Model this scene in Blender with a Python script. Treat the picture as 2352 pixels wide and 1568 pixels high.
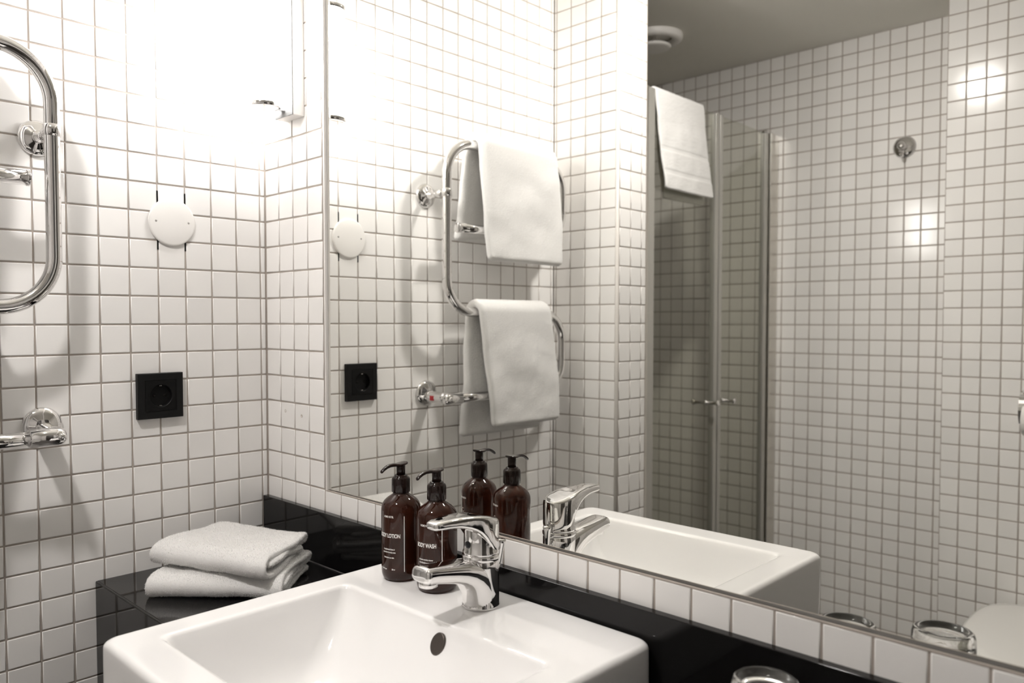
import bpy, bmesh, math, random
import numpy as np
from mathutils import Vector, Matrix, Euler, noise
PI = math.pi
for o in list(bpy.data.objects):
    bpy.data.objects.remove(o, do_unlink=True)
SC = bpy.context.scene
COL = SC.collection
Z0 = 1.25          # all z below are measured from one tile joint; the floor lies Z0 lower
T = 0.05           # tile module

# ------------------------------------------------------------------ camera, world, lights, exposure
cam_d = bpy.data.cameras.new('camera')
cam = bpy.data.objects.new('camera', cam_d)
COL.objects.link(cam)
RW = [(0.7129807898740864, 0.7011824443519921, -0.001254194045343604),
      (0.02356849181682269, -0.025752657732236894, -0.9993904776471643),
      (-0.7007873568091951, 0.7125166526832283, -0.03488696295291005)]
cam.matrix_world = Matrix(((RW[0][0], -RW[1][0], -RW[2][0], 1.423485),
                           (RW[0][1], -RW[1][1], -RW[2][1], -0.801183),
                           (RW[0][2], -RW[1][2], -RW[2][2], 0.006490 + Z0),
                           (0, 0, 0, 1)))
cam_d.sensor_width = 36.0
cam_d.lens = 1818.922 / 2352 * 36.0
cam_d.shift_x = 38.636 / 2352
cam_d.shift_y = 14.898 / 2352
cam_d.clip_start = 0.02
cam_d.dof.use_dof = True
cam_d.dof.focus_distance = 1.22
cam_d.dof.aperture_fstop = 4.5
SC.camera = cam

world = bpy.data.worlds.new('world')
SC.world = world
world.use_nodes = True
world.node_tree.nodes['Background'].inputs[0].default_value = (0.9, 0.92, 1.0, 1)
world.node_tree.nodes['Background'].inputs[1].default_value = 0.02

SC.view_settings.view_transform = 'Standard'
SC.view_settings.look = 'None'
SC.view_settings.exposure = 0.47
SC.view_settings.gamma = 1.0
SC.view_settings.use_curve_mapping = False

WALL_LAMP = 48.0       # emission of the wall lamp's tube
CEIL_LAMP = 385.0      # emission of the ceiling lamp's diffuser

SC.cycles.use_denoising = True
SC.cycles.max_bounces = 12
SC.cycles.diffuse_bounces = 5
SC.cycles.glossy_bounces = 6
SC.cycles.transmission_bounces = 8
SC.cycles.transparent_max_bounces = 12
SC.cycles.sample_clamp_indirect = 8.0
SC.cycles.blur_glossy = 0.3

# ------------------------------------------------------------------ materials
def new_mat(name):
    m = bpy.data.materials.new(name); m.use_nodes = True
    nt = m.node_tree; b = nt.nodes['Principled BSDF']
    return m, nt, b

def pmat(name, col, rough=0.4, metal=0.0, spec=0.5, coat=0.0, nscale=None, namp=0.0, bump=0.0, bscale=100, sheen=0.0, trans=0.0, ior=1.5, tilevar=0.0):
    m, nt, b = new_mat(name)
    b.inputs['Base Color'].default_value = (*col, 1)
    b.inputs['Roughness'].default_value = rough
    b.inputs['Metallic'].default_value = metal
    b.inputs['IOR'].default_value = ior
    b.inputs['Specular IOR Level'].default_value = spec
    b.inputs['Coat Weight'].default_value = coat
    b.inputs['Coat Roughness'].default_value = 0.03
    b.inputs['Sheen Weight'].default_value = sheen
    b.inputs['Transmission Weight'].default_value = trans
    tc = nt.nodes.new('ShaderNodeTexCoord')
    if nscale:
        n = nt.nodes.new('ShaderNodeTexNoise'); n.inputs['Scale'].default_value = nscale; n.inputs['Detail'].default_value = 4
        nt.links.new(tc.outputs['Object'], n.inputs['Vector'])
        r = nt.nodes.new('ShaderNodeMapRange')
        r.inputs['To Min'].default_value = 1 - namp; r.inputs['To Max'].default_value = 1 + namp
        nt.links.new(n.outputs['Fac'], r.inputs['Value'])
        mx = nt.nodes.new('ShaderNodeVectorMath'); mx.operation = 'SCALE'
        mx.inputs[0].default_value = col
        nt.links.new(r.outputs[0], mx.inputs['Scale'])
        nt.links.new(mx.outputs[0], b.inputs['Base Color'])
    if tilevar:
        g = nt.nodes.new('ShaderNodeNewGeometry')
        r = nt.nodes.new('ShaderNodeMapRange')
        r.inputs['To Min'].default_value = 1 - tilevar; r.inputs['To Max'].default_value = 1 + tilevar * 0.4
        nt.links.new(g.outputs['Random Per Island'], r.inputs['Value'])
        mx = nt.nodes.new('ShaderNodeVectorMath'); mx.operation = 'SCALE'
        mx.inputs[0].default_value = col
        nt.links.new(r.outputs[0], mx.inputs['Scale'])
        nt.links.new(mx.outputs[0], b.inputs['Base Color'])
    if bump:
        n2 = nt.nodes.new('ShaderNodeTexNoise'); n2.inputs['Scale'].default_value = bscale; n2.inputs['Detail'].default_value = 3
        nt.links.new(tc.outputs['Object'], n2.inputs['Vector'])
        bp = nt.nodes.new('ShaderNodeBump'); bp.inputs['Strength'].default_value = bump; bp.inputs['Distance'].default_value = 0.002
        nt.links.new(n2.outputs['Fac'], bp.inputs['Height'])
        nt.links.new(bp.outputs['Normal'], b.inputs['Normal'])
    return m

M = {}
M['tile'] = pmat('glazed_tile', (0.875, 0.858, 0.836), rough=0.13, spec=0.5, tilevar=0.05, bump=0.05, bscale=14)
M['grout'] = pmat('grout', (0.40, 0.355, 0.315), rough=0.9, spec=0.2, nscale=60, namp=0.15)
M['core'] = pmat('plaster_core', (0.5, 0.48, 0.45), rough=0.9)
M['ceiling'] = pmat('ceiling_paint', (0.80, 0.78, 0.72), rough=0.75, nscale=3, namp=0.03)
M['floor'] = pmat('floor_tile_grey', (0.16, 0.15, 0.14), rough=0.35, nscale=8, namp=0.1)
M['ceramic'] = pmat('sanitary_ceramic', (0.87, 0.86, 0.85), rough=0.07, spec=0.55, coat=0.4)
M['toilet'] = pmat('toilet_ceramic', (0.80, 0.79, 0.76), rough=0.12, spec=0.5)
M['chrome'] = pmat('chrome', (0.80, 0.79, 0.785), rough=0.035, metal=1.0)
M['steel'] = pmat('satin_aluminium', (0.66, 0.64, 0.60), rough=0.28, metal=1.0)
M['mirror'] = pmat('mirror_silver', (0.905, 0.905, 0.872), rough=0.0, metal=1.0)
M['mirror_edge'] = pmat('mirror_edge', (0.10, 0.10, 0.095), rough=0.3, metal=0.3)
M['silicone'] = pmat('grey_silicone', (0.76, 0.73, 0.70), rough=0.5)
M['socket'] = pmat('black_plastic', (0.007, 0.007, 0.007), rough=0.45, spec=0.22, bump=0.03, bscale=900)
M['socket_in'] = pmat('black_plastic_well', (0.003, 0.003, 0.003), rough=0.5, spec=0.2)
M['hole'] = pmat('dark_hole', (0.012, 0.011, 0.010), rough=0.8, spec=0.1)
M['white_plastic'] = pmat('white_plastic', (0.84, 0.82, 0.79), rough=0.38)
M['seal'] = pmat('white_seal', (0.50, 0.49, 0.455), rough=0.3, metal=0.6)
M['red'] = pmat('red_mark', (0.45, 0.02, 0.03), rough=0.4)
M['text'] = pmat('white_print', (0.88, 0.86, 0.83), rough=0.5)
M['pump'] = pmat('brown_plastic', (0.014, 0.0070, 0.0055), rough=0.10, spec=0.35)
M['terry'] = pmat('white_terry', (0.92, 0.91, 0.895), rough=0.95, spec=0.1, sheen=0.3, bump=0.3, bscale=700)
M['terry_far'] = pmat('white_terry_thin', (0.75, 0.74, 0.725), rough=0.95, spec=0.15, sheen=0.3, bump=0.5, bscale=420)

def translucent_fibre(m, f):
    nt = m.node_tree; b = nt.nodes['Principled BSDF']; out = nt.nodes['Material Output']
    tr = nt.nodes.new('ShaderNodeBsdfTranslucent'); tr.inputs[0].default_value = b.inputs['Base Color'].default_value
    mx = nt.nodes.new('ShaderNodeMixShader'); mx.inputs[0].default_value = f
    nt.links.new(b.outputs[0], mx.inputs[1]); nt.links.new(tr.outputs[0], mx.inputs[2]); nt.links.new(mx.outputs[0], out.inputs['Surface'])
translucent_fibre(M['terry'], 0.22)

def granite():
    m, nt, b = new_mat('black_granite')
    tc = nt.nodes.new('ShaderNodeTexCoord')
    v = nt.nodes.new('ShaderNodeTexVoronoi'); v.inputs['Scale'].default_value = 260
    nt.links.new(tc.outputs['Object'], v.inputs['Vector'])
    n = nt.nodes.new('ShaderNodeTexNoise'); n.inputs['Scale'].default_value = 180; n.inputs['Detail'].default_value = 5
    nt.links.new(tc.outputs['Object'], n.inputs['Vector'])
    r = nt.nodes.new('ShaderNodeMapRange'); r.inputs['From Min'].default_value = 0.08; r.inputs['From Max'].default_value = 0.0
    nt.links.new(v.outputs['Distance'], r.inputs['Value'])
    gt = nt.nodes.new('ShaderNodeMath'); gt.operation = 'GREATER_THAN'; gt.inputs[1].default_value = 0.64
    nt.links.new(n.outputs['Fac'], gt.inputs[0])
    mu = nt.nodes.new('ShaderNodeMath'); mu.operation = 'MULTIPLY'
    nt.links.new(r.outputs[0], mu.inputs[0]); nt.links.new(gt.outputs[0], mu.inputs[1])
    mx = nt.nodes.new('ShaderNodeMix'); mx.data_type = 'RGBA'
    mx.inputs['A'].default_value = (0.007, 0.0065, 0.0065, 1); mx.inputs['B'].default_value = (0.22, 0.2, 0.19, 1)
    nt.links.new(mu.outputs[0], mx.inputs['Factor'])
    nt.links.new(mx.outputs['Result'], b.inputs['Base Color'])
    b.inputs['Roughness'].default_value = 0.06
    b.inputs['Specular IOR Level'].default_value = 0.28
    return m
M['granite'] = granite()

def glass(name, col, rough=0.0, ior=1.5):
    m, nt, b = new_mat(name)
    b.inputs['Base Color'].default_value = (*col, 1)
    b.inputs['Roughness'].default_value = rough
    b.inputs['Transmission Weight'].default_value = 1.0
    b.inputs['IOR'].default_value = ior
    return m
M['glass'] = glass('clear_tumbler_glass', (0.97, 0.975, 0.97))

def amber():
    m, nt, b = new_mat('amber_bottle')
    b.inputs['Base Color'].default_value = (0.050, 0.0135, 0.0070, 1)
    b.inputs['Roughness'].default_value = 0.05
    b.inputs['Transmission Weight'].default_value = 0.55
    b.inputs['IOR'].default_value = 1.45
    b.inputs['Specular IOR Level'].default_value = 0.45
    return m
M['amber'] = amber()

def screen_glass():
    # thin tinted pane: tinted see-through plus a fresnel reflection
    m = bpy.data.materials.new('shower_pane'); m.use_nodes = True
    nt = m.node_tree; nt.nodes.clear()
    out = nt.nodes.new('ShaderNodeOutputMaterial')
    tr = nt.nodes.new('ShaderNodeBsdfTransparent'); tr.inputs[0].default_value = (0.92, 0.922, 0.885, 1)
    gl = nt.nodes.new('ShaderNodeBsdfGlossy'); gl.inputs['Roughness'].default_value = 0.0; gl.inputs[0].default_value = (0.9, 0.9, 0.9, 1)
    lw = nt.nodes.new('ShaderNodeLayerWeight'); lw.inputs['Blend'].default_value = 0.5
    pw = nt.nodes.new('ShaderNodeMath'); pw.operation = 'POWER'; pw.inputs[1].default_value = 5.0
    nt.links.new(lw.outputs['Facing'], pw.inputs[0])
    fr = nt.nodes.new('ShaderNodeMath'); fr.operation = 'MULTIPLY_ADD'; fr.inputs[1].default_value = 0.95; fr.inputs[2].default_value = 0.04
    nt.links.new(pw.outputs[0], fr.inputs[0])
    mx = nt.nodes.new('ShaderNodeMixShader')
    nt.links.new(fr.outputs[0], mx.inputs[0]); nt.links.new(tr.outputs[0], mx.inputs[1]); nt.links.new(gl.outputs[0], mx.inputs[2])
    nt.links.new(mx.outputs[0], out.inputs['Surface'])
    return m
M['pane'] = screen_glass()

def emit(name, col, s):
    m = bpy.data.materials.new(name); m.use_nodes = True
    nt = m.node_tree; nt.nodes.clear()
    out = nt.nodes.new('ShaderNodeOutputMaterial'); e = nt.nodes.new('ShaderNodeEmission')
    e.inputs[0].default_value = (*col, 1); e.inputs[1].default_value = s
    nt.links.new(e.outputs[0], out.inputs['Surface'])
    return m
M['lamp'] = emit('lit_lamp_tube', (1.0, 0.980, 0.968), WALL_LAMP)
M['ceil_lamp'] = emit('lit_ceiling_lamp', (1.0, 0.960, 0.935), CEIL_LAMP)

# ------------------------------------------------------------------ mesh helpers
class MB:
    """collects vertices and faces (in room coordinates) for ONE mesh"""
    def __init__(s):
        s.v = []; s.f = []; s.m = []; s.sm = []
    def add(s, verts, faces, mi=0, smooth=True):
        b = len(s.v)
        s.v.extend([tuple(map(float, q)) for q in verts])
        for f in faces:
            s.f.append(tuple(i + b for i in f)); s.m.append(mi); s.sm.append(smooth)
        return s
    def box(s, x0, x1, y0, y1, z0, z1, mi=0):
        x0, x1 = sorted((x0, x1)); y0, y1 = sorted((y0, y1)); z0, z1 = sorted((z0, z1))
        v = [(x, y, z) for z in (z0, z1) for y in (y0, y1) for x in (x0, x1)]
        f = [(0, 2, 3, 1), (4, 5, 7, 6), (0, 1, 5, 4), (2, 6, 7, 3), (0, 4, 6, 2), (1, 3, 7, 5)]
        return s.add(v, f, mi, False)
    def loft(s, loops, cap0=True, cap1=True, mi=0, closed=True, smooth=True):
        n = len(loops[0]); v = [p for l in loops for p in l]; f = []
        for i in range(len(loops) - 1):
            for j in range(n if closed else n - 1):
                a = i * n + j; b = i * n + (j + 1) % n
                f.append((a, b, b + n, a + n))
        s.add(v, f, mi, smooth)
        base = len(s.v) - len(v)
        if cap0: s.f.append(tuple(base + j for j in reversed(range(n)))); s.m.append(mi); s.sm.append(smooth)
        if cap1: s.f.append(tuple(base + len(v) - n + j for j in range(n))); s.m.append(mi); s.sm.append(smooth)
        return s
    def lathe(s, prof, c=(0, 0, 0), axis='z', n=48, mi=0, caps=True):
        """prof: (radius, height) along +axis from c"""
        ax = {'z': (Vector((1, 0, 0)), Vector((0, 1, 0)), Vector((0, 0, 1))),
              'x': (Vector((0, 1, 0)), Vector((0, 0, 1)), Vector((1, 0, 0))),
              '-y': (Vector((1, 0, 0)), Vector((0, 0, 1)), Vector((0, -1, 0))),
              '-x': (Vector((0, 0, 1)), Vector((0, 1, 0)), Vector((-1, 0, 0))),
              'y': (Vector((0, 0, 1)), Vector((1, 0, 0)), Vector((0, 1, 0)))}[axis]
        c = Vector(c)
        loops = []
        for r, h in prof:
            r = max(r, 1e-5)
            loops.append([c + ax[0] * (r * math.cos(2 * PI * j / n)) + ax[1] * (r * math.sin(2 * PI * j / n)) + ax[2] * h for j in range(n)])
        return s.loft(loops, caps, caps, mi)
    def tube(s, pts, r, n=24, mi=0, caps=True):
        pts = [Vector(p) for p in pts]
        rs = r if isinstance(r, (list, tuple)) else [r] * len(pts)
        loops = []; up = None
        for i, p in enumerate(pts):
            t = (pts[min(i + 1, len(pts) - 1)] - pts[max(i - 1, 0)]).normalized()
            if up is None:
                up = Vector((0, 0, 1)) if abs(t.z) < 0.9 else Vector((1, 0, 0))
            up = (up - t * up.dot(t)).normalized(); side = t.cross(up)
            loops.append([p + up * (rs[i] * math.cos(2 * PI * j / n)) + side * (rs[i] * math.sin(2 * PI * j / n)) for j in range(n)])
        return s.loft(loops, caps, caps, mi)

def link_mesh(name, me, mats, parent=None, loc=None):
    o = bpy.data.objects.new(name, me)
    for m in mats: me.materials.append(m)
    COL.objects.link(o)
    return o

def obj(name, mb, mats, parent=None, bevel=0.0, subsurf=0, auto=None, segs=3):
    """link the collected mesh as ONE object; coordinates become relative to the parent's origin"""
    if not isinstance(mats, (list, tuple)): mats = [mats]
    v = np.array(mb.v, float); v[:, 2] += Z0
    if parent is not None:
        org = np.array(parent['_o'])
        v -= org
        loc = (0, 0, 0)
    else:
        lo = v.min(0); hi = v.max(0)
        loc = np.array([(lo[0] + hi[0]) / 2, (lo[1] + hi[1]) / 2, lo[2]])
        v -= loc
    me = bpy.data.meshes.new(name)
    me.from_pydata([tuple(q) for q in v], [], mb.f)
    me.polygons.foreach_set('material_index', mb.m)
    me.polygons.foreach_set('use_smooth', mb.sm)
    me.update()
    o = link_mesh(name, me, [M[k] if isinstance(k, str) else k for k in mats])
    if parent is not None:
        o.parent = parent
        wo = org
    else:
        o.location = loc; wo = np.array(loc)
    o['_o'] = [float(a) for a in wo]
    if bevel:
        md = o.modifiers.new('bevel', 'BEVEL'); md.width = bevel; md.segments = segs; md.limit_method = 'ANGLE'; md.angle_limit = math.radians(40)
        for p in me.polygons: p.use_smooth = True
        md.harden_normals = True
    if subsurf:
        md = o.modifiers.new('subdivision', 'SUBSURF'); md.levels = subsurf; md.render_levels = subsurf
    return o

def thing(name, label, cat, loc, group=None):
    o = bpy.data.objects.new(name, None); COL.objects.link(o)
    o.empty_display_size = 0.05
    w = (loc[0], loc[1], loc[2] + Z0)
    o.location = w; o['_o'] = list(map(float, w))
    o['label'] = label; o['category'] = cat
    if group: o['group'] = group
    return o

def tag(o, label, cat, group=None):
    o['label'] = label; o['category'] = cat
    if group: o['group'] = group
    return o

def struct(o):
    o['kind'] = 'structure'
    return o

def rrect(x0, x1, y0, y1, r, z=0.0, nc=10, ns=14):
    """rounded rectangle loop, counter-clockwise, same point count whatever the size"""
    pts = []
    cs = [((x1 - r, y0 + r), -PI / 2), ((x1 - r, y1 - r), 0), ((x0 + r, y1 - r), PI / 2), ((x0 + r, y0 + r), PI)]
    for k, ((cx, cy), a0) in enumerate(cs):
        for i in range(nc + 1):
            a = a0 + (PI / 2) * i / nc
            pts.append((cx + r * math.cos(a), cy + r * math.sin(a), z))
        (nx, ny), na = cs[(k + 1) % 4]
        p = pts[-1]; q = (nx + r * math.cos(na), ny + r * math.sin(na))
        for i in range(1, ns):
            t = i / ns
            pts.append((p[0] + (q[0] - p[0]) * t, p[1] + (q[1] - p[1]) * t, z))
    return pts

def circ(cx, cy, r, z, nc=10, ns=14):
    n = 4 * (nc + ns)
    # parameter matched to rrect: corner point runs and side runs share the angle evenly
    pts = []
    for k in range(4):
        for i in range(nc + ns):
            a = -PI / 2 - PI / 8 + PI / 2 * k + PI / 2 * ((i + (ns / 4)) / (nc + ns)) + PI / 16
            pts.append((cx + r * math.cos(a), cy + r * math.sin(a), z))
    return pts

# ------------------------------------------------------------------ tiled walls
def tiled(mb, origin, u, v, n, ur, vr, u0, v0, holes=(), seed=1, pitch=T, gap=0.0028, bev=0.0013, rec=0.0012):
    """real glazed tiles standing proud of a recessed grout bed; u, v are wall axes, n its outward normal"""
    rnd = random.Random(seed)
    O = np.array(origin, float); u = np.array(u, float); v = np.array(v, float); n = np.array(n, float)
    flip = np.dot(np.cross(u, v), n) < 0
    def cuts(lo, hi, o):
        k = math.floor((lo - o) / pitch) - 1; e = []
        while o + k * pitch <= hi + 1e-9:
            a = o + k * pitch; b = a + pitch
            a2, b2 = max(a, lo), min(b, hi)
            if b2 - a2 > gap * 1.5: e.append((a2, b2))
            k += 1
        return e
    us = cuts(ur[0], ur[1], u0); vs = cuts(vr[0], vr[1], v0)
    def clip(rect):
        out = [rect]
        for h in holes:
            nxt = []
            for (a, b, c, d) in out:
                if b <= h[0] + 1e-6 or a >= h[1] - 1e-6 or d <= h[2] + 1e-6 or c >= h[3] - 1e-6:
                    nxt.append((a, b, c, d)); continue
                if a < h[0] - 0.004: nxt.append((a, h[0], c, d))
                if b > h[1] + 0.004: nxt.append((h[1], b, c, d))
                a2, b2 = max(a, h[0]), min(b, h[1])
                if c < h[2] - 0.004: nxt.append((a2, b2, c, h[2]))
                if d > h[3] + 0.004: nxt.append((a2, b2, h[3], d))
            out = nxt
        return out
    V = []; F = []; SM = []
    for (a, b) in us:
        for (c, d) in vs:
            for (p, q, r, s) in clip((a, b, c, d)):
                g = gap / 2
                p, q, r, s = p + g, q - g, r + g, s - g
                if q - p < 0.003 or s - r < 0.003: continue
                cu, cv = (p + q) / 2, (r + s) / 2
                ta, tb = rnd.gauss(0, 0.0022), rnd.gauss(0, 0.0022); hz = rnd.gauss(0, 0.00010)
                base = len(V)
                for ins, h in ((0.0, -rec * 1.3), (0.0, -bev * 0.75), (bev * 0.35, -bev * 0.25), (bev, 0.0)):
                    for (uu, vv) in ((p + ins, r + ins), (q - ins, r + ins), (q - ins, s - ins), (p + ins, s - ins)):
                        V.append(O + u * uu + v * vv + n * (h + hz + ta * (uu - cu) + tb * (vv - cv)))
                for k in range(3):
                    for j in range(4):
                        f = (base + 4 * k + j, base + 4 * k + (j + 1) % 4, base + 4 * k + 4 + (j + 1) % 4, base + 4 * k + 4 + j)
                        F.append(f[::-1] if flip else f); SM.append(True)
                f = tuple(base + 12 + j for j in range(4))
                F.append(f[::-1] if flip else f); SM.append(False)
    b = len(mb.v)
    mb.v.extend(map(tuple, V))
    for f, s in zip(F, SM):
        mb.f.append(tuple(i + b for i in f)); mb.m.append(0); mb.sm.append(s)
    # grout bed and backing, as slabs around the holes
    rects = [(ur[0], ur[1], vr[0], vr[1])]
    for h in holes:
        nxt = []
        for (a, bb, c, d) in rects:
            if bb <= h[0] or a >= h[1] or d <= h[2] or c >= h[3]: nxt.append((a, bb, c, d)); continue
            if a < h[0]: nxt.append((a, h[0], c, d))
            if bb > h[1]: nxt.append((h[1], bb, c, d))
            a2, b2 = max(a, h[0]), min(bb, h[1])
            if c < h[2]: nxt.append((a2, b2, c, h[2]))
            if d > h[3]: nxt.append((a2, b2, h[3], d))
        rects = nxt
    for (a, bb, c, d) in rects:
        cs = []
        for dep in (rec, 0.03):
            for (uu, vv) in ((a, c), (bb, c), (bb, d), (a, d)):
                cs.append(O + u * uu + v * vv - n * dep)
        f = [(0, 1, 2, 3), (7, 6, 5, 4), (0, 4, 5, 1), (1, 5, 6, 2), (2, 6, 7, 3), (3, 7, 4, 0)]
        if flip: f = [tuple(reversed(k)) for k in f]
        mb.add(cs, f, 1, False)
    return mb

CE = 0.944       # ceiling height
FL = -Z0
XR = 2.15        # right wall
YP = -0.8726     # pillar face
XP = 0.2147      # pillar side
YP2 = -1.0065    # pillar back
YB = -1.911      # far wall
YX = -1.774      # boxed-out part of the far wall
XB = 0.738
XN = -0.70       # shower niche left wall
TM = ['tile', 'grout']

# left wall (x = 0)
mb = MB(); tiled(mb, (0, 0, 0), (0, -1, 0), (0, 0, 1), (1, 0, 0), (0, -YP), (FL, CE), 0.229 * T, 0.0, seed=2)
mb.box(-0.10, -0.03, -0.0, YP, FL, CE, 1)
struct(obj('wall_left', mb, TM))
# mirror wall (y = 0)
MX0, MX1, MZ0, MZ1 = 0.2070, 1.60, -0.3012, 0.72
mb = MB(); tiled(mb, (0, 0, 0), (1, 0, 0), (0, 0, 1), (0, -1, 0), (0, XR), (FL, CE), 0.028 * T, 0.0, holes=[(MX0 - 0.0065, MX1 + 0.005, MZ0 + 0.0, MZ1 + 0.005)], seed=3)
mb.box(-0.1, XR + 0.1, 0.03, 0.10, FL, CE, 1)
mb.box(-0.1, 0.0, 0.0, 0.03, FL, CE, 1)
struct(obj('wall_front', mb, TM))
# pillar: face, side and back
mb = MB()
tiled(mb, (0, YP, 0), (1, 0, 0), (0, 0, 1), (0, 1, 0), (0, XP - 0.0055), (FL, CE), 0.169 * T, 0.0, seed=4)
tiled(mb, (XP, 0, 0), (0, -1, 0), (0, 0, 1), (1, 0, 0), (-YP + 0.0055, -YP2 - 0.003), (FL, CE), (17.452 + 0.183) * T, 0.0, seed=5)
mb.box(XN, XP - 0.0015, YP - 0.03, YP2 + 0.0, FL, CE, 1)
tiled(mb, (0, YP2, 0), (1, 0, 0), (0, 0, 1), (0, -1, 0), (XN, XP - 0.003), (FL, CE), 0.169 * T, 0.0, seed=6)
struct(obj('wall_partition', mb, TM))
mb = MB()
prof = [(XP - 0.0075, YP + 0.0000), (XP - 0.0045, YP - 0.0001), (XP - 0.0018, YP - 0.0008), (XP - 0.0003, YP - 0.0030), (XP - 0.0001, YP - 0.0050), (XP + 0.0, YP - 0.0075), (XP - 0.0075, YP - 0.0075)]
mb.loft([[(x, y, FL) for x, y in prof], [(x, y, CE) for x, y in prof]])
struct(obj('trim_1', mb, [pmat('corner_trim', (0.60, 0.57, 0.535), rough=0.4)]))
# far wall and its boxed-out part
mb = MB(); tiled(mb, (0, YB, 0), (1, 0, 0), (0, 0, 1), (0, 1, 0), (XN, XB), (FL, CE), 9.697 * T, -0.104 * T, seed=7, gap=0.0036)
mb.box(XN - 0.1, XR + 0.1, YB - 0.10, YB - 0.03, FL, CE, 1)
struct(obj('wall_back', mb, TM))
mb = MB(); tiled(mb, (0, YX, 0), (1, 0, 0), (0, 0, 1), (0, 1, 0), (XB, XR), (FL, CE), 14.761 * T, -0.086 * T, seed=8, gap=0.0034)
tiled(mb, (XB, 0, 0), (0, -1, 0), (0, 0, 1), (-1, 0, 0), (-YX + 0.001, -YB), (FL, CE), 0.0, 0.0, seed=9)
mb.box(XB + 0.0015, XR, YX - 0.0015, YB, FL, CE, 1)
struct(obj('wall_back_casing', mb, TM))
mb = MB(); tiled(mb, (XN, 0, 0), (0, -1, 0), (0, 0, 1), (1, 0, 0), (-YP2, -YB), (FL, CE), 0.01, 0.0, seed=10)
mb.box(XN - 0.1, XN - 0.03, YP2 + 0.03, YB, FL, CE, 1)
struct(obj('wall_shower', mb, TM))
mb = MB(); tiled(mb, (XR, 0, 0), (0, -1, 0), (0, 0, 1), (-1, 0, 0), (0, -YX), (FL, CE), 0.0, 0.0, seed=11)
mb.box(XR + 0.03, XR + 0.1, 0.1, YX - 0.1, FL, CE, 1)
struct(obj('wall_right', mb, TM))
mb = MB(); mb.box(XN - 0.1, XR + 0.1, 0.1, YB - 0.1, CE, CE + 0.05)
struct(obj('ceiling', mb, 'ceiling'))
mb = MB(); mb.box(XN - 0.1, XR + 0.1, 0.1, YB - 0.1, FL - 0.05, FL)
struct(obj('floor', mb, 'floor'))

# ------------------------------------------------------------------ mirror (silvered face 5 mm behind the tile face)
def mir_y(x, z): return 0.105244 * T + 0.00341964 * x + 0.00148241 * z
th = thing('mirror', 'large frameless wall mirror set flush into the white tiles above the sink', 'mirror', ((MX0 + MX1) / 2, 0.008, MZ0))
mb = MB()
c = [(MX0 + 0.0005, MZ0 + 0.0005), (MX1, MZ0 + 0.0005), (MX1, MZ1), (MX0 + 0.0005, MZ1)]
mb.add([(x, mir_y(x, z), z) for x, z in c] + [(x, mir_y(x, z) + 0.005, z) for x, z in c], [(0, 1, 2, 3), (7, 6, 5, 4)], 0, False)
mb.add([(x, mir_y(x, z), z) for x, z in c] + [(x, mir_y(x, z) + 0.005, z) for x, z in c], [(0, 4, 5, 1), (1, 5, 6, 2), (2, 6, 7, 3), (3, 7, 4, 0)], 1, False)
obj('mirror_glass', mb, ['mirror', 'mirror_edge'], th)
mb = MB()
mb.box(MX0 - 0.0045, MX0 - 0.0002, 0.0009, 0.012, MZ0, MZ1)
obj('silicone_joint', mb, 'silicone', th)
mb = MB()
y1 = mir_y(MX1, 0) + 0.001
mb.box(MX0, MX1, 0.0030, y1, MZ0 - 0.0012, MZ0 + 0.0012)
obj('bottom_edge_strip', mb, pmat('edge_strip', (0.05, 0.045, 0.040), rough=0.4, metal=0.2), th)
mb = MB(); mb.box(MX0, MX1, 0.0004, 0.0030, MZ0 - 0.0012, MZ0 + 0.0008)
obj('bottom_joint', mb, 'grout', th)

# ------------------------------------------------------------------ black worktop and splash strip
ZC = -0.436
SX0, SX1, SY0, SY1, ZR = 0.436, 0.912, -0.470, -0.0145, -0.371
mb = MB()
mb.box(0.0005, SX0 - 0.001, -0.002, -0.3265, ZC - 0.02, ZC)
mb.box(SX1 + 0.001, XR - 0.002, -0.002, -0.3265, ZC - 0.02, ZC)
ct = thing('worktop', 'glossy black granite worktop with a deep front, built along the tiled wall around the sink', 'worktop', (1.0, -0.16, ZC - 0.3))
obj('top_slab', mb, 'granite', ct, bevel=0.003)
mb = MB()
mb.box(0.0005, SX0 - 0.001, -0.3080, -0.3275, ZC - 0.34, ZC - 0.0016)
mb.box(SX1 + 0.001, XR - 0.002, -0.3080, -0.3275, ZC - 0.34, ZC - 0.0016)
obj('front_panel', mb, 'granite', ct, bevel=0.0015)
mb = MB()
for a, b in ((0.004, SX0 - 0.002), (SX1 + 0.002, XR - 0.004)):
    mb.tube([(a + (b - a) * i / 30, -0.3264 + 0.0002 * math.sin(i * 1.7), ZC - 0.0010) for i in range(31)], 0.0011, n=8)
obj('joint_bead', mb, pmat('dark_bead', (0.02, 0.018, 0.016), rough=0.35), ct)
mb = MB(); mb.box(0.0005, XR - 0.002, 0.0009, -0.0115, ZC + 0.0005, -0.3393)
tag(obj('splash_strip', mb, 'granite', bevel=0.0012), 'narrow black granite strip on the wall behind the sink, below the lowest tile row', 'backsplash')
mb = MB()
for a, b in ((0.004, SX0 - 0.002), (SX1 + 0.002, XR - 0.004)):
    mb.tube([(a, -0.0122, ZC + 0.0006), (b, -0.0122, ZC + 0.0006)], 0.0012, n=8)
obj('sealing_joint', mb, pmat('grey_sealant', (0.07, 0.068, 0.065), rough=0.4), ct)

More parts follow.
